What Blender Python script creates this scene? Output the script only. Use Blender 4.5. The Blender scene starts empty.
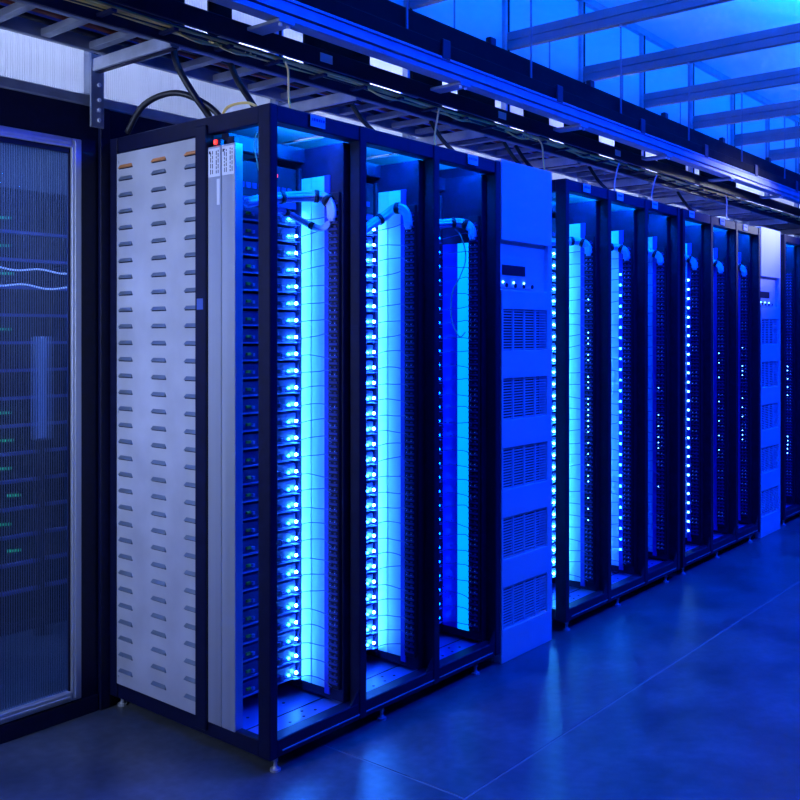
import bpy, math, random
from mathutils import Vector
random.seed(7)
scene = bpy.context.scene
C = scene.collection
# world frame: x runs along the rack row (away from camera), y goes into the row (rack depth), z up, metres

# ------------------------------------------------------------------ camera
cam_d = bpy.data.cameras.new('camera')
cam = bpy.data.objects.new('camera', cam_d); C.objects.link(cam)
cam.location = (-2.199, -2.390, 1.507)
cam.rotation_euler = (math.radians(90), 0, -math.atan2(.7712, .6366))
cam_d.sensor_width = 36; cam_d.lens = 943.6 / 800 * 36
cam_d.shift_y = -65 / 800
cam_d.clip_start = .05
scene.camera = cam

# ------------------------------------------------------------------ world, lights, exposure
w = bpy.data.worlds.new('world'); scene.world = w; w.use_nodes = True
w.node_tree.nodes['Background'].inputs[0].default_value = (.0, .02, .25, 1)
w.node_tree.nodes['Background'].inputs[1].default_value = .1
vs = scene.view_settings
scene.display_settings.display_device = 'sRGB'
vs.view_transform = 'Standard'; vs.look = 'None'; vs.gamma = 1; vs.use_curve_mapping = False
vs.exposure = 0.0

def area(name, loc, target, sx, sy, power, col, spread=180):
    l = bpy.data.lights.new(name, 'AREA'); l.shape = 'RECTANGLE'; l.size = sx; l.size_y = sy
    l.energy = power; l.color = col; l.spread = math.radians(spread)
    o = bpy.data.objects.new(name, l); C.objects.link(o); o.location = loc
    d = Vector(target) - Vector(loc); o.rotation_euler = d.to_track_quat('-Z', 'Y').to_euler()
    return o
BLUE = (0.0, .028, 1.0)
# blue strip luminaires of the cold aisle, hung under the ceiling along the aisle
for i, t in enumerate((1.8, 4.4, 7.0, 9.6)):
    area('aisle_lamp', (t, -2.0, 3.7), (t, -1.2, 0), 1.8, .3, 190, BLUE)
# blue uplights above the aisle that wash the ceiling
for i, t in enumerate((-2.0, .2, 2.4, 4.6, 6.8, 9.0)):
    area('ceiling_uplight', (t, -.55, 3.52), (t, -.2, 3.97), 1.9, .3, 60, (0, .11, 1), 150)
# cool white luminaire in the open hall on the left
area('hall_lamp', (-3.0, .55, 1.95), (0, .62, 1.5), .4, 1.3, 19, (.46, .58, 1.0), 80)
# cool white spotlight down the aisle on the right
area('far_lamp', (6.9, -1.3, 3.0), (5.1, .0, 2.35), .3, .3, 2.0, (.80, .88, 1.0), 26)
# added blue fill light in the hot aisle, tints the fluted door view
area('hot_aisle_fill', (-1.1, 1.25, 2.35), (-1.1, 1.9, .9), 1.2, .15, 16, (.01, .14, 1.0))

# ------------------------------------------------------------------ materials
MATS = {}
def mat(name, col, rough=.5, metal=0., emit=None, estr=0., noise=0., nscale=8., bump=0., bscale=40., spec=.5, stretch=None):
    if name in MATS: return MATS[name]
    m = bpy.data.materials.new(name); m.use_nodes = True; nt = m.node_tree
    b = nt.nodes['Principled BSDF']
    b.inputs['Base Color'].default_value = (*col, 1); b.inputs['Roughness'].default_value = rough
    b.inputs['Metallic'].default_value = metal; b.inputs['Specular IOR Level'].default_value = spec
    if emit: b.inputs['Emission Color'].default_value = (*emit, 1); b.inputs['Emission Strength'].default_value = estr
    if noise or bump:
        tc = nt.nodes.new('ShaderNodeTexCoord'); mp = nt.nodes.new('ShaderNodeMapping')
        if stretch: mp.inputs['Scale'].default_value = stretch
        nt.links.new(tc.outputs['Object'], mp.inputs['Vector'])
    if noise:
        n = nt.nodes.new('ShaderNodeTexNoise'); n.inputs['Scale'].default_value = nscale; n.inputs['Detail'].default_value = 6
        r = nt.nodes.new('ShaderNodeValToRGB')
        r.color_ramp.elements[0].position = .3; r.color_ramp.elements[1].position = .7
        r.color_ramp.elements[0].color = (*[c * (1 - noise) for c in col], 1)
        r.color_ramp.elements[1].color = (*[min(1, c * (1 + noise)) for c in col], 1)
        nt.links.new(mp.outputs[0], n.inputs['Vector']); nt.links.new(n.outputs['Fac'], r.inputs[0])
        nt.links.new(r.outputs[0], b.inputs['Base Color'])
        rr = nt.nodes.new('ShaderNodeMapRange'); rr.inputs['To Min'].default_value = rough * .8; rr.inputs['To Max'].default_value = min(1, rough * 1.25)
        nt.links.new(n.outputs['Fac'], rr.inputs['Value']); nt.links.new(rr.outputs[0], b.inputs['Roughness'])
    if bump:
        n2 = nt.nodes.new('ShaderNodeTexNoise'); n2.inputs['Scale'].default_value = bscale
        bp = nt.nodes.new('ShaderNodeBump'); bp.inputs['Strength'].default_value = bump; bp.inputs['Distance'].default_value = .002
        nt.links.new(mp.outputs[0], n2.inputs['Vector']); nt.links.new(n2.outputs['Fac'], bp.inputs['Height'])
        nt.links.new(bp.outputs[0], b.inputs['Normal'])
    MATS[name] = m
    return m

M_black = mat('black_powder_coat', (.003, .005, .034), .45, noise=.25, nscale=30, spec=.3)
M_blackmatte = mat('matte_black', (.003, .003, .009), .7, noise=.2, spec=.1)
M_steel = mat('galvanised_steel', (.46, .49, .54), .5, .35, noise=.18, nscale=14, bump=.05)
M_rail = mat('tray_steel', (.30, .33, .38), .45, .5, noise=.2, nscale=10)
M_alu = mat('brushed_aluminium', (.55, .58, .64), .38, .6, noise=.07, nscale=20, stretch=(1, 1, .02))
M_louvre = mat('louvre_metal', (.24, .30, .38), .35, .5, noise=.1)
M_louvre_o = mat('louvre_warm_reflection', (.75, .30, .10), .4, .3)  # orange colour paints a warm reflection on the top row of louvres
M_panel = mat('panel_grey', (.50, .51, .54), .45, .1, noise=.13, nscale=5, bump=.03)
M_white = mat('white_enamel', (.80, .80, .80), .45, noise=.03)
M_liner = mat('white_liner', (.85, .87, .88), .5, noise=.03)
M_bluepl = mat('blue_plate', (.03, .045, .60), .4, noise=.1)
M_cab = mat('cabinet_white', (.74, .76, .78), .5, noise=.03, nscale=3)
M_paper = mat('paper_label', (.85, .86, .88), .7)
M_ink = mat('ink', (.03, .03, .05), .7)
M_dark = mat('dark_plastic', (.007, .008, .03), .45, spec=.3)
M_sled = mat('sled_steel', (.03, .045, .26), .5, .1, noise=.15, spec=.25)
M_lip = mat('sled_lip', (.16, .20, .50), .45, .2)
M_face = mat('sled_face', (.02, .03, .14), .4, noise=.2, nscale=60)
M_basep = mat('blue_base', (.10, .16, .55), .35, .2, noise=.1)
M_pcb = mat('connector_green', (.30, .42, .04), .5)
M_led = mat('led_cyan', (.3, .7, 1), .4, emit=(.010, .22, 1.0), estr=60)
M_led_s = mat('led_side', (.3, .7, 1), .4, emit=(.022, .175, 1.0), estr=470)
M_led_d = mat('led_dim', (.2, .4, 1), .4, emit=(.03, .2, 1.0), estr=1.1)
M_led_w = mat('led_white_blue', (.6, .8, 1), .4, emit=(.10, .45, 1.0), estr=18)
M_led_r = mat('led_red', (1, .05, .05), .4, emit=(1, .03, .02), estr=3)
M_led_g = mat('led_green', (.1, 1, .3), .4, emit=(.02, .6, .2), estr=1.2)
M_strip = mat('cyan_lit_panel_glow', (.3, .8, 1), .4, emit=(0, .33, 1.0), estr=1.25)  # emission stands in for light falling on a side panel
M_cable_b = mat('cable_blue', (.06, .12, .45), .5)
M_cable_bd = mat('cable_bundle_blue', (.35, .45, .85), .5)
M_cable_k = mat('cable_black', (.008, .008, .01), .45)
M_cable_y = mat('cable_yellow', (.95, .68, .16), .5)
M_cable_t = mat('cable_teal', (.05, .42, .48), .5)
M_cable_w = mat('cable_pale', (.6, .6, .62), .5)
M_ceil = mat('ceiling_panel', (.75, .78, .8), .6, noise=.06, nscale=1.2)
M_wallw = mat('upper_wall_panel', (.55, .58, .62), .6, noise=.05, nscale=1.5)
M_rafter = mat('rafter_steel', (.15, .18, .23), .45, .4, noise=.1)
M_lamp = mat('tube_lamp', (1, 1, 1), .5, emit=(.54, .64, 1.0), estr=40)
M_grey = mat('hall_wall_grey', (.10, .11, .14), .7, noise=.1)

# polished concrete
def concrete():
    m = bpy.data.materials.new('polished_concrete'); m.use_nodes = True; nt = m.node_tree; b = nt.nodes['Principled BSDF']
    tc = nt.nodes.new('ShaderNodeTexCoord')
    n1 = nt.nodes.new('ShaderNodeTexNoise'); n1.inputs['Scale'].default_value = 3.2; n1.inputs['Detail'].default_value = 9; n1.inputs['Roughness'].default_value = .62
    n2 = nt.nodes.new('ShaderNodeTexNoise'); n2.inputs['Scale'].default_value = 26; n2.inputs['Detail'].default_value = 4
    nt.links.new(tc.outputs['Object'], n1.inputs['Vector']); nt.links.new(tc.outputs['Object'], n2.inputs['Vector'])
    r = nt.nodes.new('ShaderNodeValToRGB'); r.color_ramp.elements[0].position = .32; r.color_ramp.elements[1].position = .72
    r.color_ramp.elements[0].color = (.045, .055, .068, 1); r.color_ramp.elements[1].color = (.13, .145, .165, 1)
    nt.links.new(n1.outputs['Fac'], r.inputs[0])
    mx = nt.nodes.new('ShaderNodeMixRGB'); mx.blend_type = 'OVERLAY'; mx.inputs[0].default_value = .35
    nt.links.new(r.outputs[0], mx.inputs[1]); nt.links.new(n2.outputs['Fac'], mx.inputs[2]); nt.links.new(mx.outputs[0], b.inputs['Base Color'])
    mr = nt.nodes.new('ShaderNodeMapRange'); mr.inputs['To Min'].default_value = .22; mr.inputs['To Max'].default_value = .42
    nt.links.new(n1.outputs['Fac'], mr.inputs['Value']); nt.links.new(mr.outputs[0], b.inputs['Roughness'])
    return m
M_conc = concrete()

# fluted twin-wall polycarbonate: part see-through, part scattering, vertical flutes along local z
def fluted(name, see, pitch=.0095, tint=(.86, .90, 1.0)):
    m = bpy.data.materials.new(name); m.use_nodes = True; nt = m.node_tree
    for n in list(nt.nodes):
        if n.type != 'OUTPUT_MATERIAL': nt.nodes.remove(n)
    out = [n for n in nt.nodes if n.type == 'OUTPUT_MATERIAL'][0]
    tc = nt.nodes.new('ShaderNodeTexCoord'); sep = nt.nodes.new('ShaderNodeSeparateXYZ'); nt.links.new(tc.outputs['Object'], sep.inputs[0])
    mu = nt.nodes.new('ShaderNodeMath'); mu.operation = 'MULTIPLY'; mu.inputs[1].default_value = 2 * math.pi / pitch
    nt.links.new(sep.outputs['X'], mu.inputs[0])
    sn = nt.nodes.new('ShaderNodeMath'); sn.operation = 'SINE'; nt.links.new(mu.outputs[0], sn.inputs[0])
    bp = nt.nodes.new('ShaderNodeBump'); bp.inputs['Strength'].default_value = .6; bp.inputs['Distance'].default_value = .002
    nt.links.new(sn.outputs[0], bp.inputs['Height'])
    fac = nt.nodes.new('ShaderNodeMapRange'); fac.inputs['From Min'].default_value = -1; fac.inputs['From Max'].default_value = 1
    fac.inputs['To Min'].default_value = see * .7; fac.inputs['To Max'].default_value = see * 1.2
    nt.links.new(sn.outputs[0], fac.inputs['Value'])
    tl = nt.nodes.new('ShaderNodeBsdfTranslucent'); tl.inputs[0].default_value = (*tint, 1); nt.links.new(bp.outputs[0], tl.inputs['Normal'])
    rf = nt.nodes.new('ShaderNodeBsdfRefraction'); rf.inputs['IOR'].default_value = 1.02; rf.inputs['Roughness'].default_value = .16
    rf.inputs[0].default_value = (*tint, 1); nt.links.new(bp.outputs[0], rf.inputs['Normal'])
    gl = nt.nodes.new('ShaderNodeBsdfGlossy'); gl.inputs['Roughness'].default_value = .16; gl.inputs[0].default_value = (.8, .85, 1, 1)
    nt.links.new(bp.outputs[0], gl.inputs['Normal'])
    m1 = nt.nodes.new('ShaderNodeMixShader'); nt.links.new(fac.outputs[0], m1.inputs[0]); nt.links.new(tl.outputs[0], m1.inputs[1]); nt.links.new(rf.outputs[0], m1.inputs[2])
    m2 = nt.nodes.new('ShaderNodeMixShader'); m2.inputs[0].default_value = .10; nt.links.new(m1.outputs[0], m2.inputs[1]); nt.links.new(gl.outputs[0], m2.inputs[2])
    nt.links.new(m2.outputs[0], out.inputs['Surface'])
    return m
M_fluted_door = fluted('fluted_polycarbonate_door', .83, tint=(.28, .50, .95))
M_fluted = fluted('fluted_polycarbonate', .06)

# ------------------------------------------------------------------ mesh helpers
class MB:
    def __init__(s): s.v = []; s.f = []; s.m = []; s.mats = []
    def mi(s, m):
        if m not in s.mats: s.mats.append(m)
        return s.mats.index(m)
    def add(s, vs_, fs_, m):
        o = len(s.v); s.v += [tuple(v) for v in vs_]; i = s.mi(m)
        for f in fs_: s.f.append([o + k for k in f]); s.m.append(i)
        return s
    def box(s, a, b, m, bev=0.):
        (x0, y0, z0), (x1, y1, z1) = a, b
        if not bev:
            vs_ = [(x0,y0,z0),(x1,y0,z0),(x1,y1,z0),(x0,y1,z0),(x0,y0,z1),(x1,y0,z1),(x1,y1,z1),(x0,y1,z1)]
            return s.add(vs_, [(0,3,2,1),(4,5,6,7),(0,1,5,4),(1,2,6,5),(2,3,7,6),(3,0,4,7)], m)
        # chamfered box: 24 verts
        e = min(bev, abs(x1-x0)*.45, abs(y1-y0)*.45, abs(z1-z0)*.45)
        vs_ = []; idx = {}
        for sx in (0, 1):
            for sy in (0, 1):
                for sz in (0, 1):
                    X, Y, Z = (x0, x1)[sx], (y0, y1)[sy], (z0, z1)[sz]
                    ix, iy, iz = (e, -e)[sx], (e, -e)[sy], (e, -e)[sz]
                    for k, p in enumerate(((X, Y+iy, Z+iz), (X+ix, Y, Z+iz), (X+ix, Y+iy, Z))):
                        idx[sx, sy, sz, k] = len(vs_); vs_.append(p)
        F = []
        for k in range(3):
            for sd in (0, 1):
                q = []
                for a_, b_ in ((0,0),(1,0),(1,1),(0,1)):
                    c = [a_, b_]; c.insert(k, sd); q.append(idx[c[0], c[1], c[2], k])
                F.append(q if (sd == 1) ^ (k == 1) else q[::-1])
        for k in range(3):      # edges along axis k
            i, j = [a_ for a_ in range(3) if a_ != k]
            for a_ in (0, 1):
                for b_ in (0, 1):
                    def V(kk, f):
                        c = [0, 0, 0]; c[k] = kk; c[i] = a_; c[j] = b_; return idx[c[0], c[1], c[2], f]
                    F.append([V(0, i), V(1, i), V(1, j), V(0, j)])
        for sx in (0, 1):
            for sy in (0, 1):
                for sz in (0, 1): F.append([idx[sx, sy, sz, k] for k in range(3)])
        return s.add(vs_, F, m)
    def cyl(s, p, q, r, m, n=8, r2=None, caps=True):
        p, q = Vector(p), Vector(q); ax = (q - p).normalized()
        u = ax.orthogonal().normalized(); v = ax.cross(u); r2 = r if r2 is None else r2
        vs_ = []
        for c, rr in ((p, r), (q, r2)):
            for k in range(n):
                a = 2 * math.pi * k / n; vs_.append(c + rr * (math.cos(a) * u + math.sin(a) * v))
        F = [(k, (k+1) % n, n + (k+1) % n, n + k) for k in range(n)]
        if caps: F += [tuple(range(n))[::-1], tuple(range(n, 2*n))]
        return s.add(vs_, F, m)
    def tube(s, pts, r, m, n=6):
        pts = [Vector(p) for p in pts]; vs_ = []; u = None
        for i, p in enumerate(pts):
            d = (pts[min(i+1, len(pts)-1)] - pts[max(i-1, 0)]).normalized()
            u = d.orthogonal().normalized() if u is None else (u - d * u.dot(d)).normalized()
            v = d.cross(u)
            for k in range(n):
                a = 2*math.pi*k/n; vs_.append(p + r*(math.cos(a)*u + math.sin(a)*v))
        L = len(pts)
        F = [(i*n+k, i*n+(k+1) % n, (i+1)*n+(k+1) % n, (i+1)*n+k) for i in range(L-1) for k in range(n)]
        F += [tuple(range(n))[::-1], tuple(range((L-1)*n, L*n))]
        return s.add(vs_, F, m)
    def ball(s, c, r, m, n=8, k=5):
        vs_ = [(c[0], c[1], c[2] - r)]
        for i in range(1, k):
            a = math.pi*i/k
            vs_ += [(c[0] + r*math.sin(a)*math.cos(2*math.pi*j/n), c[1] + r*math.sin(a)*math.sin(2*math.pi*j/n), c[2] - r*math.cos(a)) for j in range(n)]
        vs_.append((c[0], c[1], c[2] + r)); L = len(vs_) - 1
        F = [(0, 1 + (j+1) % n, 1 + j) for j in range(n)] + [(L, L - n + j, L - n + (j+1) % n) for j in range(n)]
        F += [(1 + i*n + j, 1 + i*n + (j+1) % n, 1 + (i+1)*n + (j+1) % n, 1 + (i+1)*n + j) for i in range(k-2) for j in range(n)]
        return s.add(vs_, F, m)
    def mesh(s, name, smooth=False, fix=True):
        me = bpy.data.meshes.new(name); me.from_pydata(s.v, [], s.f)
        for m in s.mats: me.materials.append(m)
        me.polygons.foreach_set('material_index', s.m)
        if smooth: me.polygons.foreach_set('use_smooth', [True]*len(s.f))
        if fix:
            import bmesh
            bm = bmesh.new(); bm.from_mesh(me); bmesh.ops.recalc_face_normals(bm, faces=bm.faces); bm.to_mesh(me); bm.free()
        me.update(); return me
    def build(s, name, parent=None, smooth=False, loc=(0, 0, 0)):
        return link(name, s.mesh(name, smooth), parent, loc)

def link(name, me, parent=None, loc=(0, 0, 0)):
    o = bpy.data.objects.new(name, me); C.objects.link(o); o.location = loc
    if parent: o.parent = parent
    return o
def empty(name, loc=(0, 0, 0)):
    o = bpy.data.objects.new(name, None); C.objects.link(o); o.location = loc; o.empty_display_size = .1
    return o
def tag(o, label, cat, group=None):
    o['label'] = label; o['category'] = cat
    if group: o['group'] = group
    return o
def struct(o): o['kind'] = 'structure'; return o
def stuff(o): o['kind'] = 'stuff'; return o
def box(name, a, b, m, parent=None, bev=0.):
    # origin at the box centre of its base so shared shapes stay tidy
    return MB().box(a, b, m, bev).build(name, parent)
def smoothpath(pts, n=6):
    P = [Vector(p) for p in pts]; out = []
    for i in range(len(P)-1):
        p0, p1, p2, p3 = P[max(i-1, 0)], P[i], P[i+1], P[min(i+2, len(P)-1)]
        for k in range(n):
            t = k/n
            out.append(.5*((2*p1) + (p2-p0)*t + (2*p0-5*p1+4*p2-p3)*t*t + (3*p1-p0-3*p2+p3)*t**3))
    out.append(P[-1]); return out
def copy_tree(o, parent=None):
    c = o.copy(); C.objects.link(c); c.parent = parent
    for ch in o.children: copy_tree(ch, c)
    return c
ORD = ['first','second','third','fourth','fifth','sixth','seventh','eighth','ninth','tenth','eleventh','twelfth','thirteenth','fourteenth','fifteenth','sixteenth','seventeenth','eighteenth','nineteenth','twentieth'] + ['twenty-' + a for a in ('first','second','third','fourth','fifth','sixth','seventh','eighth','ninth')] + ['thirtieth']
def nth(i, n): return 'topmost' if i == 0 else ('lowest' if i == n-1 else ORD[i] + ' from the top')

# ------------------------------------------------------------------ the setting
WD = .965             # front of the containment wall behind the racks
WZ = 2.42             # top of its black part
CZ = 3.97             # ceiling
T0, T1 = -5.0, 13.0
D0, D1 = -4.6, 2.9
fl = struct(box('floor', (T0, D0, -.12), (T1, D1, -.012), M_conc))
for (a, b, c, d) in ((T0, .296, -.596, D1), (.304, 5.296, -.596, D1), (5.304, T1, -.596, D1), (T0, T1, D0, -.604)):
    MB().box((a, c, -.014), (b, d, 0), M_conc, .002).build('concrete_slab', fl)
M_joint = mat('joint_filler', (.20, .21, .22), .6)
MB().box((T0, -.6035, -.013), (T1, -.5965, -.001), M_joint).build('joint_filler', fl)
for x in (.3, 5.3): MB().box((x - .0035, -.596, -.013), (x + .0035, D1, -.001), M_joint).build('joint_filler', fl)
ce = struct(box('ceiling', (T0, D0, CZ + .02), (T1, D1, CZ + .1), M_ceil))
for k in range(9):
    for (c, d) in ((-.33, .94), (-1.6, -.35), (-2.87, -1.62)):
        MB().box((-4.07 + 2*k, c, CZ), (-4.07 + 2*k + 1.985, d, CZ + .025), M_ceil, .003).build('ceiling_panel', ce)
struct(box('wall_left', (T0 - .1, D0, 0), (T0, D1, CZ), M_grey))
struct(box('wall_right', (T1, D0, 0), (T1 + .1, D1, CZ), M_grey))
struct(box('wall_front', (T0, D0 - .1, 0), (T1, D0, CZ), M_grey))
struct(box('wall_far', (T0, D1, 0), (T1, D1 + .1, CZ), M_grey))
DX0, DX1, DZ0, DZ1 = -1.16, -.124, .072, 2.279     # door leaf
wb = MB()
wb.box((T0, WD, 0), (DX0, WD + .06, WZ), M_black).box((DX1, WD, 0), (T1, WD + .06, WZ), M_black)
wb.box((DX0, WD, DZ1), (DX1, WD + .06, WZ), M_black).box((DX0, WD, 0), (DX1, WD + .06, DZ0), M_black)
wallb = struct(wb.build('wall_back'))
# stiles of the black wall beside the door
box('stile', (-.045, WD - .02, 0), (0.0, WD, WZ), M_black, wallb, .003)
box('bottom_rail', (T0, WD - .012, 0), (-.05, WD, .066), M_black, wallb, .003)
# door
door = struct(empty('door_1', (0, WD, 0)))
fw = .042
def doorbar(a, b, nm):
    m = MB(); (x0, z0), (x1, z1) = a, b
    m.box((x0, -.012, z0), (x1, .03, z1), M_alu, .003)
    if x1 - x0 > z1 - z0: m.box((x0 + .01, -.018, z0 + .012), (x1 - .01, -.012, z0 + .024), M_alu, .002)
    else: m.box((x0 + .010, -.018, z0 + .01), (x0 + .022, -.012, z1 - .01), M_alu, .002)
    m.build(nm, door)
doorbar((DX0, DZ0), (DX0 + fw, DZ1), 'door_stile'); doorbar((DX1 - fw, DZ0), (DX1, DZ1), 'door_stile')
doorbar((DX0 + fw, DZ1 - fw * .9), (DX1 - fw, DZ1), 'door_rail'); doorbar((DX0 + fw, DZ0), (DX1 - fw, DZ0 + fw * .9), 'door_rail')
g = MB().box((DX0 + fw, .002, DZ0 + fw * .9), (DX0 + fw, .002, DZ0 + fw * .9), M_dark)
pane = MB(); pane.add([(DX0 + fw, .012, DZ0 + .03), (DX1 - fw, .012, DZ0 + .03), (DX1 - fw, .012, DZ1 - .03), (DX0 + fw, .012, DZ1 - .03)], [(0, 1, 2, 3)], M_fluted_door)
po = pane.build('pane', door); po['label'] = 'fluted translucent plastic door pane'
gb = MB(); gb.box((DX1 - fw - .006, 0, DZ0 + fw*.9), (DX1 - fw, .012, DZ1 - fw*.9), M_dark).box((DX0 + fw, 0, DZ1 - fw*.9 - .02), (DX1 - fw, .012, DZ1 - fw*.9), M_dark)
gb.build('gasket', door)

# upper containment wall: posts, rails and fluted panels between them
upw = struct(empty('wall_upper', (0, WD, 0)))
PT = [-.075 + k for k in range(-4, 13)]
box('bottom_rail', (T0, -.015, WZ), (T1, .05, WZ + .042), M_rail, upw, .004)
box('middle_rail', (T0, -.012, 3.20), (T1, .05, 3.25), M_rail, upw, .004)
for t in PT:
    m = MB(); m.box((t - .026, -.03, WZ + .042), (t + .026, .03, CZ), M_rail, .004)
    m.box((t - .008, -.034, WZ + .05), (t + .008, -.03, CZ), M_blackmatte)
    m.build('post', upw)
    x0, x1 = t + .026, t + .974
    MB().add([(x0, .01, WZ + .042), (x1, .01, WZ + .042), (x1, .01, 3.2), (x0, .01, 3.2)], [(0, 1, 2, 3)], M_fluted).build('fluted_panel', upw)
    MB().box((x0, .0, 3.25), (x1, .02, CZ), M_wallw, .003).build('wall_panel', upw)
struct(box('trim_1', (T0, WD - .04, CZ - .05), (T1, WD, CZ), M_rail))

# hot aisle behind: roof, tube lamps, the backs of the opposite racks
struct(box('trim_2', (T0, WD + .06, 3.26), (T1, D1, 3.30), M_wallw))
for i in range(6):
    t = -3.2 + 2.6*i
    l = empty('tube_lamp', (t, 1.62, 3.118))
    box('housing', (-1.0, -.05, .03), (1.0, .05, .14), M_white, l, .01)
    MB().cyl((-.98, 0, 0), (.98, 0, 0), .025, M_lamp, 10).build('tube', l, True)
    tag(l, f'tube lamp behind the upper fluted panels, {ORD[i]} from the left', 'lamp', 'tube lamps in the hot aisle')
for i in range(3):
    x = -2.6 + 1.35*i
    r = empty('server_cabinet', (x, 2.15, 0))
    box('body', (0, .05, .05), (1.25, .7, 2.25), M_blackmatte, r)
    box('plinth', (.02, .03, 0), (1.23, .68, .05), M_dark, r)
    for k in range(14): box('shelf_edge', (.05, .02, .2 + k*.14), (1.2, .05, .215 + k*.14), M_lip, r)
    gm = MB()
    for k in range(14):
        for j in range(7):
            if random.random() < .7 and x + .1 + j*.16 < .26:
                xx = .1 + j*.16 + random.uniform(-.03, .03); zz = .27 + k*.14
                gm.box((xx, .03, zz), (xx + .02, .05, zz + .012), M_led_g)
    stuff(gm.build('status_lights', r))
    tag(r, f'dim cabinet with green lights behind the fluted door, {ORD[i]} from the left', 'cabinet', 'cabinets in the hot aisle')
for i, x in enumerate((.31, .62)):
    o = empty('pale_duct', (x, 2.05, 0)); box('duct', (-.03, -.03, .98), (.03, .03, 1.50), M_white, o, .01); box('base', (-.02, -.02, 0), (.02, .02, .98), M_dark, o); 
    tag(o, 'pale upright duct glimmering behind the fluted door, ' + ('left one' if i == 0 else 'right one'), 'duct', 'pale ducts in the hot aisle')
for i, z in enumerate((1.765, 1.70)):  # glowing tubes added to give the wavy white glints in the door
    pts = [(-1.1 + .035*k, 1.12, z + .006*math.sin(k*1.05 + i*2) + .003*math.sin(k*.4)) for k in range(34)]
    tag(MB().tube(smoothpath(pts, 3), .0035, mat('added_line_glow', (.9, .9, 1), .4, emit=(.7, .75, 1), estr=.8)).build('wavy_glow_line', smooth=True),
        'added wavy white glow line behind the fluted door, ' + ('upper one' if i == 0 else 'lower one'), 'glow line', 'added glow lines behind the door')

# ------------------------------------------------------------------ rack triplets
BAY = .461; PW = .04; PD = .061; RH = 2.30; RZ = .05; RD = .958
RW = .037 + 3*BAY
NS = 28; SP = .0655; SZ0 = .165
RNAME = ['nearest', 'second', 'third', 'farthest']
BNAME = ['left', 'middle', 'right']

port_mesh = None
def port_strip_mesh():
    m = MB(); m.box((-.014, .062, .16), (0, .118, 2.05), M_dark, .002)
    for k in range(76):
        z = .18 + k*.0243
        m.box((-.020, .066, z), (-.014, .114, z + .008), M_sled)
        for j in range(2):
            m.box((-.0205, .073 + j*.023, z + .0115), (-.014, .083 + j*.023, z + .017), M_sled)
    return m.mesh('port_strip')
def led_dots(cols, mt, zs, sz=.004, x=-.0225):
    m = MB()
    for z in zs:
        for y in cols: m.box((x - sz*.5, y - sz, z - sz), (x, y + sz, z + sz), mt, sz*.3)
    return m
def runner_mesh():
    m = MB()
    for k in range(NS):
        z = SZ0 + k*SP
        m.box((.0385, .29, z - .004), (.052, .84, z - .0005), M_sled); m.box((.398, .29, z - .004), (.42, .84, z - .0005), M_sled)
    return m.mesh('sled_runner')
def base_mesh():
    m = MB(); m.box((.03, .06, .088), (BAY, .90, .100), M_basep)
    m.box((.03, .168, .1), (BAY, .172, .102), M_dark)
    for (x, y) in ((.12, .10), (.19, .10), (.26, .10), (.33, .11), (.15, .14), (.29, .14), (.12, .25), (.30, .25)):
        m.cyl((x, y, .0995), (x, y, .1015), .006, M_dark, 8)
    return m.mesh('base_plate')
def foot_mesh():
    m = MB(); m.cyl((0, 0, 0), (0, 0, .008), .019, M_steel, 12); m.cyl((0, 0, .008), (0, 0, .016), .012, M_steel, 8, .008)
    m.cyl((0, 0, .008), (0, 0, .052), .0065, M_steel, 8); m.cyl((0, 0, .034), (0, 0, .044), .011, M_steel, 6)
    return m.mesh('levelling_foot')
PORT, RUN, BASE, FOOT = port_strip_mesh(), runner_mesh(), base_mesh(), foot_mesh()
LOUVRE = None

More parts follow.
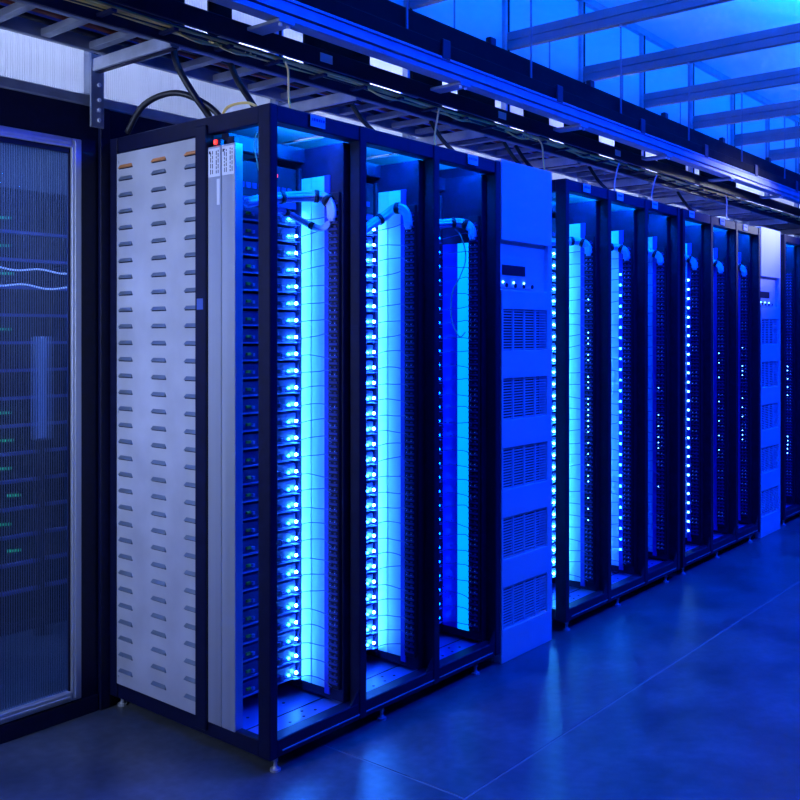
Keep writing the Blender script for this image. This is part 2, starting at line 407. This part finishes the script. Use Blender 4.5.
def make_rack(idx, t0, bays=3, side=False, style=None):
    r = empty('server_rack', (t0, 0, 0)); W = .037 + bays*BAY
    P = lambda n, a, b, m=M_black, bev=.003: box(n, a, b, m, r, bev)
    xs = [(0, .037)] + [(.037 + k*BAY - PW, .037 + k*BAY) for k in range(1, bays + 1)]
    for (a, b) in xs:
        P('post', (a, 0, RZ), (b, PD, RH)); P('post', (a, .901, RZ), (b, RD, RH))
    P('beam', (0.037, 0.004, RZ), (W - PW, PD, .112)); P('beam', (.037, .004, RH - .058), (W - PW, PD, RH))
    P('beam', (.037, RD - PD, RZ), (W - PW, RD - .004, .112)); P('beam', (.037, RD - PD, RH - .058), (W - PW, RD - .004, RH))
    for a, b in ((0.002, .036), (W - .038, W - .002)):
        P('side_beam', (a, PD, RZ), (b, RD - PD, .108)); P('side_beam', (a, PD, RH - .062), (b, RD - PD, RH))
    P('groove', (.06, .001, .066), (W - .06, .004, .072), M_rail, .001)
    P('cross_beam', (.037, .26, RH - .118), (W - PW, .30, RH - .06))
    if side: P('side_post', (-.010, .331, RZ + .02), (.03, .3926, RH - .03))
    for k in range(bays):
        b = k*BAY
        link('base_plate', BASE, r, (b, 0, 0))
        MB().box((b + .037, .064, RH - .010), (b + BAY - .003, RD - .065, RH - .004), M_liner).build('top_plate', r)
        P('added_bay_fill', (b + .07, .062, RH - .040), (b + BAY - .05, .070, RH - .026), mat('added_bay_glow', (.3, .6, 1), .4, emit=(0, .17, 1.0), estr=420), .001)  # added emitter hidden behind the top beam, brightens the top plate
        # divider and its face pieces, facing the bay
        P('divider', (b + .422, .052, .112), (b + .470, RD - PD, RH - .062), M_black, .002)
        P('corner_rail', (b + .402, .272, .13), (b + .422, .284, 2.16), M_black, .002)
        st = (style or ['liner']*3)[k]
        if st == 'liner':
            P('liner_panel', (b + .417, .219, .15), (b + .422, .272, 2.12), M_liner, .001)
            P('liner_panel', (b + .417, .147, .15), (b + .422, .216, 2.12), M_liner, .001)
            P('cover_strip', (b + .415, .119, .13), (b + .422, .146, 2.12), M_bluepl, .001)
        else:
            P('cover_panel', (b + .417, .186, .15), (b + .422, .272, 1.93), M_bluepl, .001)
            P('lit_panel_glow', (b + .414, .122, .15), (b + .422, .184, 1.93), M_strip, .001)['label'] = 'cyan vertical side panel, its lit look put in as glow'  # not a lamp: panel glows to look lit
        link('port_strip', PORT, r, (b + .422, 0, 0))
        stuff(link('sled_runner', RUN, r, (b, 0, 0)))
        # gussets at the foot of the post
        m = MB(); x1 = b + .037 + BAY - PW
        m.add([(x1, .004, .112), (x1 - .045, .004, .112), (x1, .004, .165), (x1, .012, .112), (x1 - .045, .012, .112), (x1, .012, .165)],
              [(0, 1, 2), (5, 4, 3), (0, 3, 4, 1), (1, 4, 5, 2), (2, 5, 3, 0)], M_black)
        m.build('gusset', r)
    for x in (.045, .61, 1.25)[:bays]:
        link('levelling_foot', FOOT, r, (x, .022, 0)); link('levelling_foot', FOOT, r, (x, RD - .03, 0))
    return r

def louvre_mesh(m_):
    m = MB(); w_, h, d = .046, .014, .007
    # hood: sloped face bulging out (towards -x) at the lower edge, ends drawn in at the top
    v = [(0, -w_*.82, h/2), (0, w_*.82, h/2), (-d, -w_*.96, -h/2 + .002), (-d, w_*.96, -h/2 + .002), (0, -w_, -h/2), (0, w_, -h/2), (-d, -w_*.96, -h/2), (-d, w_*.96, -h/2)]
    m.add(v, [(0, 1, 3, 2), (2, 3, 7, 6), (0, 2, 6, 4), (1, 5, 7, 3), (6, 7, 5, 4)], m_)
    m.add([(-.0006, -w_, -h/2 - .004), (-.0006, w_, -h/2 - .004), (-.0006, w_, -h/2), (-.0006, -w_, -h/2)], [(0, 1, 2, 3)], M_dark)
    return m.mesh('louvre')
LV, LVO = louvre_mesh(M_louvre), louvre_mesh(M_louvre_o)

RT = [0.0, 2.014, 3.475, 5.44]
racks = []
rk = make_rack(0, RT[0], side=True, style=['liner', 'liner', 'strip'])
tag(rk, 'nearest black steel server rack with louvred grey side panel and three open bays', 'server rack', 'server racks')
racks.append(rk)
# louvred side panel
sp = MB().box((0.0, .385, .108), (.004, .9005, 2.233), M_panel, .001).build('side_panel', rk)
for c, y in enumerate((.838, .622, .418)):
    for k in range(32):
        z = 2.180 if k == 0 else 2.133 - .0655*(k - 1)
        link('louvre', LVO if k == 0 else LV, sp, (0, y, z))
for (y, z) in ((.89, 2.2), (.89, .14), (.89, 1.2)):
    MB().cyl((-.003, y, z), (0, y, z), .005, M_steel, 8).build('screw', sp)
# vertical aluminium ducts with printed labels
for i, (a, b) in enumerate(((.257, .330), (.181, .2545))):
    du = MB().box((0.0, a, .102), (.0375, b, 2.188), M_alu, .002).build('cable_duct', rk)
    lb = MB().box((-.0012, a + .004, 2.078), (0, b - .004, 2.180), M_paper).build('printed_label', du)
    m = MB()
    for k in range(5):                      # lines of small print running up the label
        y = a + .012 + k*.0105
        z = 2.088
        while z < 2.168:
            l_ = random.uniform(.006, .02)
            if k != 2: m.box((-.0016, y, z), (-.0012, y + .004, min(z + l_, 2.172)), M_ink)
            z += l_ + .004
    m.box((-.0016, b - .016, 2.162), (-.0012, b - .008, 2.172), M_ink)
    m.build('print', lb)
    if i == 0: MB().box((-.0012, a + .006, 1.975), (0, a + .022, 2.068), M_paper).build('printed_label', du)
    MB().box((.006, a + .014, 2.188), (.03, a + .05, 2.215), M_led_r if False else M_dark, .004).build('connector', du)
MB().box((.0, .285, 2.195), (.008, .30, 2.212), M_led_r, .002).build('status_light', rk)
MB().box((-.011, .345, 1.60), (-.0105, .38, 1.64), M_cable_b).build('sticker', rk)

styles = [None, ['liner', 'liner', 'liner'], ['strip2', 'liner', 'liner'], ['liner', 'liner', 'liner']]
labs = ['', 'second black server rack, just right of the near blue cooling cabinet',
        'third black server rack, left of the far cooling cabinet, its left bay with bright dots',
        'farthest black server rack, cut off by the right edge of the picture']
for i in (1, 2, 3):
    r = make_rack(i, RT[i], 3, style=['liner']*3)
    racks.append(tag(r, labs[i], 'server rack', 'server racks'))

# indicator lights on the port strips
def dots(rack, bay, cols, mt, z0, z1, step, sz, keep=1., nm='indicator_lights', x=.400):
    zs = [z0 + k*step for k in range(int((z1 - z0)/step)) if random.random() < keep]
    o = led_dots(cols, mt, zs, sz, x=0).build(nm, racks[rack], loc=(bay*BAY + x, 0, 0)); stuff(o)
for bay in range(3):
    dots(0, bay, (.076, .10), M_led_d, .19, 2.0, .0243, .0013, .35)
    for rr in (1, 2, 3):
        dots(rr, bay, (.078, .102), M_led_d, .19, 2.0, .0243, .0018, .38)
dots(1, 0, (.089,), M_led_w, .5, 1.75, .03, .0028, .55)
dots(1, 1, (.134,), M_led, .25, 1.98, .062, .0055, .97, x=.414)
dots(2, 0, (.137,), M_led_w, .2, 1.98, .062, .0065, .97, x=.414)
dots(1, 2, (.1,), M_led_w, .5, 1.4, .034, .0022, .4)
dots(2, 1, (.1,), M_led_w, .7, 1.5, .034, .0022, .4)
dots(2, 2, (.1,), M_led_w, .7, 1.5, .034, .0025, .5)
dots(3, 0, (.1,), M_led_w, .5, 1.3, .034, .003, .6)

# bay tags on the top beam
def bay_tag(t, lab, w_=.075):
    o = MB().box((0, 0, 0), (w_, .003, .042), M_paper).build('name_tag', loc=(t, -.0035, RH - .047))
    m = MB(); x = .008
    while x < w_ - .012:
        l_ = random.uniform(.004, .011); m.box((x, -.0004, .02), (x + l_, 0, .03), M_cable_b); x += l_ + .003
    m.build('print', o)
    tag(o, lab, 'label', 'name tags on the rack tops')
for r_, b_, x in ((0, 0, .155), (0, 2, .2), (1, 0, .14), (1, 1, .06), (1, 2, .05), (2, 0, .06), (2, 1, .12), (2, 2, .1)):
    bay_tag(RT[r_] + b_*BAY + .037 + x, f'pale tag on the top beam above the {BNAME[b_]} bay of the {RNAME[r_]} rack')

# ------------------------------------------------------------------ servers
def server_meshes():
    ch = MB(); ch.box((0, .01, 0), (.35, .55, .056), M_sled, .002)
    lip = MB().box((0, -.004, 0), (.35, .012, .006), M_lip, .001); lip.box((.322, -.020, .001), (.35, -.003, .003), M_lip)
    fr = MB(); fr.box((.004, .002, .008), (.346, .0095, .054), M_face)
    for k in range(4): fr.box((.02 + k*.018, -.002, .016), (.030 + k*.018, .003, .032), M_sled)
    pt = MB(); pt.box((.235, -.008, .010), (.262, .003, .034), M_sled, .001); pt.box((.24, -.0085, .016), (.257, -.0075, .03), M_dark)
    pt.box((.268, -.006, .010), (.285, .003, .026), M_lip, .001)
    cn = MB(); cn.box((.092, -.006, .022), (.112, .003, .032), M_pcb, .001).box((.116, -.01, .018), (.128, .003, .030), M_lip, .001)
    ld = MB(); ld.ball((.305, -.004, .022), .0062, M_led)
    ld2 = MB(); ld2.ball((.339, -.010, .024), .0062, M_led_s)
    return [('chassis', ch), ('front_lip', lip), ('face_plate', fr), ('port_block', pt), ('connector', cn), ('indicator_light', ld), ('indicator_light', ld2)]
SM = server_meshes(); SMESH = [(n, m.mesh(n)) for n, m in SM]
big = MB()
for n, m in SM:
    o = len(big.v); big.v += m.v
    for f, i in zip(m.f, m.m): big.f.append([o + k for k in f]); big.m.append(big.mi(m.mats[i]))
M_LED_FAR = M_led
SINGLE = big.mesh('server_sled')
def dimmed(me, lm):
    c = me.copy()
    for i, m in enumerate(c.materials):
        if m in (M_led, M_led_s): c.materials[i] = lm
    return c
M_led_soft = mat('led_soft', (.2, .5, 1), .4, emit=(.0, .05, 1.0), estr=45)
M_led_pale = mat('led_pale', (.6, .8, 1), .4, emit=(.03, .34, 1.0), estr=200)
S_OFF = dimmed(SINGLE, mat('led_faint', (.1, .3, 1), .4, emit=(0, .1, 1), estr=1.5)); S_DIM = dimmed(SINGLE, M_led_soft); S_PALE = dimmed(SINGLE, M_led_pale)
proto = empty('server_sled')
for n, me in SMESH: link(n, me, proto)
first = True
for ri in range(4):
    for b in range(3 if ri < 3 else 1):
        for k in range(NS):
            i = NS - 1 - k
            loc = (RT[ri] + b*BAY + .045, .278, SZ0 + k*SP)
            lab = f'dark server sled {nth(i, NS)} in the {BNAME[b]} bay of the {RNAME[ri]} rack'
            grp = f'server sleds in the {RNAME[ri]} rack'
            if ri == 0:
                if b == 2:
                    o = link('server_sled', S_DIM if k % 3 else S_DIM)
                elif first: o = proto; first = False
                else: o = copy_tree(proto)
            elif ri == 1: o = link('server_sled', (S_PALE, SINGLE, S_DIM)[b])
            else: o = link('server_sled', S_OFF)
            o.location = loc; tag(o, lab, 'server', grp)

# switch above the sleds in each bay
for ri in range(3):
    for b in range(3):
        s = empty('network_switch', (RT[ri] + b*BAY + .045, .278, 2.025))
        box('body', (0, 0, 0), (.35, .5, .13), M_dark, s, .003)
        m = MB()
        for k in range(10): m.box((.03 + k*.03, -.004, .03), (.05 + k*.03, 0, .05), M_sled)
        stuff(m.build('ports', s))
        MB().box((.235, -.006, .085), (.248, 0, .098), M_led_r, .002).build('status_light', s)
        MB().box((-.004, .005, -.026), (.354, .45, -.001), M_sled).build('shelf', s)
        tag(s, f'black network switch at the top of the {BNAME[b]} bay of the {RNAME[ri]} rack', 'switch', 'network switches above the sleds')

# patch cables from each sled to the port strip
rnd = random.Random(3)
for ri in range(2):
    for b in range(3):
        for k in range(NS):
            i = NS - 1 - k; x0 = RT[ri] + b*BAY; z = SZ0 + k*SP + .022
            e = rnd.uniform(-.012, .014); q = rnd.uniform(-.006, .012)
            pts = [(x0 + .325, .270, z - .004), (x0 + .365, .245, z - .006), (x0 + .392, .21, z + q*.5), (x0 + .400, .165, z + q + e*.4), (x0 + .399, .125, z + q + e), (x0 + .396, .105, z + e - .004), (x0 + .401, .092, z + e - .012)]
            o = MB().tube(smoothpath(pts, 3), .0018, M_cable_b, 5).build('patch_cable', smooth=True)
            tag(o, f'thin patch cable {nth(i, NS)} in the {BNAME[b]} bay of the {RNAME[ri]} rack', 'cable', f'patch cables in the {RNAME[ri]} rack')

# thick bundles with black ties under the switch
def bundle(ri, b, pts, ties, lab, r=.022):
    x0 = RT[ri] + b*BAY; P_ = smoothpath([(x0 + p[0], p[1], p[2]) for p in pts], 6)
    o = empty('cable_bundle', P_[0])
    off = P_[0]
    m = MB()
    for j in range(7):
        a = j*2*math.pi/6; rr = 0 if j == 6 else r*.62
        m.tube([p - off + Vector((0, math.cos(a)*rr, math.sin(a)*rr)) for p in P_], r*.38, M_cable_bd, 6)
    m.build('cables', o, True)
    for f in ties:
        i = min(len(P_) - 2, max(1, int(f*len(P_)))); d = (P_[i+1] - P_[i-1]).normalized()
        MB().cyl(P_[i] - off - d*.008, P_[i] - off + d*.008, r*1.12, M_dark, 12).build('cable_tie', o, True)
    tag(o, lab, 'cable bundle', 'cable bundles at the bay tops')
for ri in range(3):
    for b in range(3):
        n_ = f'of the {BNAME[b]} bay of the {RNAME[ri]} rack'
        if (ri, b) in ((0, 0),):
            bundle(ri, b, [(.10, .235, 1.99), (.20, .22, 2.015), (.30, .19, 2.03), (.385, .14, 2.035), (.395, .095, 2.005), (.393, .085, 1.95)], (.15, .32, .55, .74), 'pale cable bundle arching over the top ' + n_)
            bundle(ri, b, [(.20, .245, 1.985), (.28, .23, 1.975), (.36, .21, 1.945), (.395, .15, 1.915), (.392, .10, 1.93)], (.3, .6), 'cable bundle sagging at the top ' + n_, .013)
        elif (ri, b) == (0, 1):
            bundle(ri, b, [(.22, .24, 1.90), (.30, .225, 1.96), (.375, .20, 2.01), (.39, .15, 2.04), (.395, .10, 2.02), (.393, .085, 1.96)], (.35, .62), 'cable bundle curving up at the top ' + n_)
        else:
            bundle(ri, b, [(.12, .23, 2.0), (.28, .20, 2.01), (.38, .15, 2.02), (.395, .095, 1.995), (.393, .085, 1.95)], (.2, .4, .62), 'cable bundle across the top ' + n_)
# loose pale cable in the right bay of the nearest rack
x0 = 2*BAY
pts = [(x0 + .36, .19, 2.02), (x0 + .395, .15, 1.96), (x0 + .405, .13, 1.86), (x0 + .398, .16, 1.77), (x0 + .395, .20, 1.70), (x0 + .397, .205, 1.58), (x0 + .402, .165, 1.50), (x0 + .402, .13, 1.52)]
tag(MB().tube(smoothpath(pts, 5), .003, M_cable_w).build('loose_cable', smooth=True), 'loose pale cable looping down in the right bay of the nearest rack', 'cable')
# teal and yellow cables at the open side of the nearest rack
for i, (m_, dx) in enumerate(((M_cable_t, 0), (M_cable_t, .008), (M_cable_y, .02))):
    pts = [(.05 + dx, .12 - dx, RH - .075), (.045 + dx, .13 - dx, RH - .12), (.05 + dx, .12 - dx, 2.12 + .03*(i == 2)), (.07 + dx, .115, 2.03 + .08*(i == 2))]
    tag(MB().tube(smoothpath(pts, 5), .003, m_).build('drop_cable', smooth=True),
        ['left teal', 'right teal', 'short yellow'][i] + ' cable hanging in the open side of the nearest rack', 'cable', 'cables at the open side')

# ------------------------------------------------------------------ cooling cabinets
def make_ac(t0, w_, lab, detail=True):
    r = empty('cooling_cabinet', (t0, 0, 0)); H = 2.312
    box('body', (0, .05, 0), (w_, .92, H), M_cab, r, .003)
    box('cavity', (.01, .046, .1), (w_ - .04, .05, 1.95), M_blackmatte, r)
    tops = [1.627 - .321*k for k in range(5)]; gh = .192; gx0, gx1 = .014, w_ - .044
    def fp(z0, z1, n='front_panel'): box(n, (0, .0, z0), (w_, .046, z1), M_cab, r, .002)
    fp(1.944, H); 
    # control recess
    box('front_panel', (w_ - .035, 0, 1.714), (w_, .046, 1.944), M_cab, r, .002)
    box('control_panel', (0, .022, 1.714), (w_ - .035, .046, 1.944), M_cab, r, .001)
    cp = box('bezel', (.01, .014, 1.728), (.28, .022, 1.872), M_cab, r, .001)
    box('display', (.022, .011, 1.785), (.22, .014, 1.832), M_dark, cp, .001)
    for k in range(3): MB().cyl((.03 + k*.09, .010, 1.752), (.03 + k*.09, .014, 1.752), .0042, M_led_w, 10).build('button_light', cp)
    for k in range(4): MB().cyl((.06 + k*.075, .010, 1.738), (.06 + k*.075, .014, 1.738), .010, M_dark, 10).build('button', cp)
    fp(tops[0], 1.714)
    for k, z in enumerate(tops):
        lo = tops[k+1] if k < 4 else 0.0
        fp(lo, z - gh)
        box('front_panel', (0, 0, z - gh), (gx0, .046, z), M_cab, r); box('front_panel', (gx1, 0, z - gh), (w_, .046, z), M_cab, r)
        ns = 15; sl = None
        m = MB().box((gx0, .008, -.0026), (gx1, .014, .0026), M_cab).mesh('slat')
        for j in range(ns):
            link('slat', m, r, (0, 0, z - gh + (j + .5)*gh/ns))
        for j in (1, 2, 3):
            xx = gx0 + (gx1 - gx0)*j/4
            box('mullion', (xx - .004, .0075, z - gh), (xx + .004, .016, z), M_cab, r)
    tag(r, lab, 'cooling unit', 'cooling cabinets between the racks')
    return r
make_ac(1.428, .448, 'near blue-lit cooling cabinet with display and five vent grilles beside the nearest rack')
make_ac(4.905, .44, 'far cooling cabinet with pale top between the third and farthest racks')

# ------------------------------------------------------------------ overhead
# ceiling rafters (doubled strut) and the trapeze rods
for k in range(1, 13):
    t = -.075 + k - 1
    r = empty('rafter', (t, 0, 3.337))
    box('upper_strut', (-.021, -4.5, .055), (.021, WD - .035, .11), M_rafter, r, .002)
    box('lower_strut', (-.021, -4.5, 0), (.021, WD - .035, .052), M_rafter, r, .002)
    n = nth(k - 1, 12).replace(' from the top', '').replace('topmost', 'first').replace('lowest', 'last')
    tag(r, f'blue-lit steel rafter crossing under the ceiling, {n} from the left', 'beam', 'rafters under the ceiling')

# big suspended cable tray
BT0, BT1 = -3.5, 12.5
ct = empty('suspended_tray', (0, 0, 2.66))
def prof(name, y0, y1, z0, z1, m, bev=.003): return box(name, (BT0, y0, z0 - 2.66), (BT1, y1, z1 - 2.66), m, ct, bev)
prof('front_channel', .135, .175, 2.690, 2.745, M_rail); prof('front_lip', .128, .135, 2.732, 2.744, M_rail, .001)
prof('front_lip', .128, .135, 2.690, 2.700, M_rail, .001); prof('bottom_flange', .135, .20, 2.662, 2.685, M_rail, .002)
prof('front_ledge', .135, .19, 2.748, 2.808, M_blackmatte); prof('side_wall', .165, .19, 2.808, 2.912, M_blackmatte)
prof('back_wall', .62, .645, 2.862, 2.92, M_black)
rm = MB().box((-.03, .19, 2.862 - 2.66), (.03, .62, 2.885 - 2.66), M_black).mesh('rung')
for k in range(52): link('rung', rm, ct, (BT0 + .15 + k*.3, 0, 0))
for (a, b) in ((-1.6, -.75), (-.42, .12), (.24, .36), (.78, 1.22), (1.55, 1.80), (1.95, 2.3), (2.62, 2.9), (3.1, 3.55), (3.8, 4.2), (4.5, 5.0), (5.3, 6.1)):
    box('drop_plate', (a, .62, 2.69 - 2.66), (b, .632, 2.862 - 2.66), M_blackmatte, ct)
RODM = MB().cyl((0, 0, 2.80 - 2.66), (0, 0, 3.34 - 2.66), .0055, M_rafter, 8).mesh('threaded_rod')
ROD2 = MB().cyl((0, 0, 2.90 - 2.66), (0, 0, 3.34 - 2.66), .005, M_rafter, 8).mesh('threaded_rod')
NUT = MB().cyl((0, 0, 3.322 - 2.66), (0, 0, 3.337 - 2.66), .012, M_steel, 6).mesh('nut')
CLAMP = MB().box((-.025, .60, 2.83 - 2.66), (.025, .655, 2.885 - 2.66), M_dark, .004).box((-.03, .12, 2.735 - 2.66), (.03, .134, 2.825 - 2.66), M_dark, .004)
CL1 = MB().box((-.025, .163, 2.905 - 2.66), (.025, .195, 2.945 - 2.66), M_dark, .004).mesh('clamp')
CL2 = MB().box((-.03, .124, 2.735 - 2.66), (.03, .1345, 2.822 - 2.66), M_dark, .003).mesh('clamp')
for k in range(12):
    t = -.075 + k
    link('threaded_rod', RODM, ct, (t, .150, 0)); link('nut', NUT, ct, (t, .150, 0))
    link('threaded_rod', ROD2, ct, (t, .632, 0))
    link('clamp', CL1, ct, (t - .32, 0, 0)); link('clamp', CL2, ct, (t + .25, 0, 0))
TRAP = []
for k in range(-2, 9):
    t = .2 + 1.12*k
    m = MB(); m.box((t - .04, .125, -.014), (t + .04, .66, -.001), M_rail, .002)
    o = m.build('trapeze_strut', ct)
    link('bolt', MB().cyl((t - .02, .14, -.024), (t - .02, .14, -.001), .007, M_liner, 8).mesh('bolt'), ct)
    link('bolt', MB().cyl((t + .02, .14, -.024), (t + .02, .14, -.001), .007, M_liner, 8).mesh('bolt'), ct)
tag(ct, 'long dark cable tray hung on rods from the rafters above the racks', 'cable tray')

# narrow black fibre tray with yellow cables
ft = empty('fibre_tray', (0, 0, 2.60))
def fprof(name, y0, y1, z0, z1, m, bev=.002): return box(name, (BT0, y0, z0 - 2.6), (BT1, y1, z1 - 2.6), m, ft, bev)
fprof('side_rail', .300, .316, 2.600, 2.672, M_black); fprof('side_rail', .405, .421, 2.560, 2.632, M_black)
rg = MB().box((-.010, .316, -.026), (.010, .405, -.016), M_black).mesh('rung')
for k in range(64): link('rung', rg, ft, (BT0 + .1 + k*.25, 0, 0))
for i, k in enumerate((0, 1, 2)):
    MB().box((.55 + k*1.3, .2965, .02), (.62 + k*1.3, .30, .055), M_paper).build('name_tag', ft)
tag(ft, 'narrow black fibre tray with yellow cables above the rack tops', 'cable tray')

# steel cable ladder by the wall
ld = empty('cable_ladder', (0, 0, 2.60))
for y in (.545, .845): box('stringer', (BT0, y - .012, .0), (BT1, y + .012, .075), M_rail, ld, .003)
rg = MB().box((-.018, .557, .005), (.018, .833, .032), M_rail, .002).mesh('rung')
for k in range(80): link('rung', rg, ld, (-3.35 + k*.2, 0, 0))
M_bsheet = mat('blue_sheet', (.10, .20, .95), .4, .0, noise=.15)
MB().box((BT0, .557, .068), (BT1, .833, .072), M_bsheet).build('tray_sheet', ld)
tag(ld, 'galvanised cable ladder running along the upper wall', 'cable ladder')
for j, (y, m_) in enumerate(((.62, M_cable_k), (.66, M_cable_k), (.70, mat('cable_rust', (.30, .06, .03), .5)), (.78, M_cable_k))):
    pts = [(BT0 + .4*k, y + .012*math.sin(k*1.3 + j), 2.645 + .003*math.sin(k)) for k in range(40)]
    tag(MB().tube(smoothpath(pts, 2), .011).build('x') if False else MB().tube(smoothpath(pts, 2), .011, m_).build('power_cable', smooth=True),
        ['front black power cable lying on the cable ladder', 'second black power cable lying on the cable ladder', 'rust red cable lying on the cable ladder', 'rear black power cable on the ladder nearest the wall'][j], 'cable', 'cables on the ladder')

# wall struts carrying the ladder and the fibre tray, each on its bracket
for k in range(-2, 10):
    t = -.075 + k
    s = empty('support_strut', (t, WD, 2.55))
    MB().box((-.021, -.54, 0), (.021, -.036, .05), M_steel, .003).build('strut', s)
    MB().box((-.012, -.54, -.003), (.012, -.04, .001), M_dark).build('slot', s)
    b_ = MB(); b_.box((-.03, -.046, -.22), (.03, -.036, .07), M_rail, .002)
    b_ = b_.build('bracket', s)
    for z in (-.19, -.15, -.11, -.05): MB().cyl((.006, -.052, z), (.006, -.046, z), .008, M_liner, 6).build('bolt', b_)
    tag(s, f'steel strut on a wall bracket under the cable ladder, {ORD[k+2]} from the left', 'strut', 'support struts')

# cables above the racks
def cable(name, pts, r, m, lab, cat='cable', grp='loose cables above the racks'):
    return tag(MB().tube(smoothpath(pts, 6), r, m, 8).build(name, smooth=True), lab, cat, grp)
cable('power_cable', [(.02, .56, 2.60), (.02, .53, 2.52), (.05, .48, 2.42), (.10, .45, 2.34), (.12, .44, 2.301)], .013, M_cable_k, 'black cable dropping left of the yellow ones into the nearest rack')
cable('power_cable', [(.30, .56, 2.60), (.31, .52, 2.52), (.35, .47, 2.42), (.40, .42, 2.301)], .013, M_cable_k, 'second black cable dropping from the ladder into the nearest rack')
cable('power_cable', [(-.02, .80, 2.302), (-.01, .70, 2.40), (.03, .56, 2.43), (.09, .45, 2.38), (.13, .38, 2.302)], .012, M_cable_k, 'black cable looping over the left edge of the nearest rack')
for i, t in enumerate((1.0, 1.62, 2.3, 2.42, 3.3, 4.7)):
    cable('power_cable', [(t, .56, 2.60), (t + .02, .50, 2.50), (t + .07, .42, 2.40), (t + .10, .36, 2.301)], .011, M_cable_k, f'dark drop cable between ladder and rack tops, {ORD[i]} past the looping one')
# yellow fibres lying in the tray
rnd = random.Random(11)
for j in range(4):
    pts = [(BT0 + .22*k, .335 + .017*j + .008*math.sin(k*.9 + j*2) + rnd.uniform(-.004, .004), 2.590 + .006*rnd.random()) for k in range(72)]
    cable('fibre_cable', pts, .0055, M_cable_y if j != 2 else M_cable_k, ['front yellow fibre cable lying in the black tray', 'second yellow fibre cable lying in the black tray', 'black cable among the yellow ones in the fibre tray', 'rear yellow fibre cable lying in the black tray'][j], grp='cables in the fibre tray')
for i, t in enumerate((-.05, .12, 1.0, 1.55, 2.1, 2.8)):
    c = Vector((t, .365, 2.588)); pts = [c + Vector((.09*math.cos(a) + .004*a, .022*math.sin(a), .020*math.sin(a) + .003*math.sin(a*2.3))) for a in [k*.6 for k in range(22)]]
    cable('fibre_coil', pts, .004, M_cable_y, f'coiled yellow fibre in the black tray, {ORD[i]} from the left', grp='fibre coils')
for i, (t, dt) in enumerate(((.36, -.06), (1.35, -.14), (2.25, -.08), (3.2, -.22), (3.75, -.25), (5.0, -.2))):
    cable('fibre_cable', [(t + .14, .36, 2.594), (t + .06, .33, 2.590), (t, .30, 2.57), (t + dt*.5, .255, 2.52), (t + dt, .22, 2.40), (t + dt*1.2, .18, 2.301)], .0045, M_cable_y if i < 3 else M_cable_w,
          f'{"yellow" if i < 3 else "pale"} fibre dropping from the tray to a rack top, {ORD[i]} from the left', grp='fibre drops')
cable('fibre_cable', [(.04, .30, 2.302), (.03, .25, 2.33), (.05, .17, 2.335), (.06, .11, 2.302)], .005, M_cable_y, 'short yellow cable arching over the top corner of the nearest rack')
# black cable sagging under the suspended tray
for i, (t, y) in enumerate(((.75, .30), (1.75, .28), (2.9, .3), (3.6, .27))):
    cable('power_cable', [(t - .2, y, 2.895), (t - .1, y - .02, 2.82), (t, y - .03, 2.775), (t + .12, y, 2.80), (t + .2, y + .02, 2.895)], .016, M_cable_k, f'black cable sagging through the suspended tray, {ORD[i]} from the left')
for j, y in enumerate((.24, .30, .37, .44, .52)):
    pts = [(BT0 + .5*k, y + .012*math.sin(k*1.1 + j), 2.900 + .002*math.sin(k*.7 + j)) for k in range(32)]
    cable('power_cable', pts, .014, M_cable_k, f'thick black cable lying in the suspended tray, {ORD[j]} from the front', grp='cables in the suspended tray')
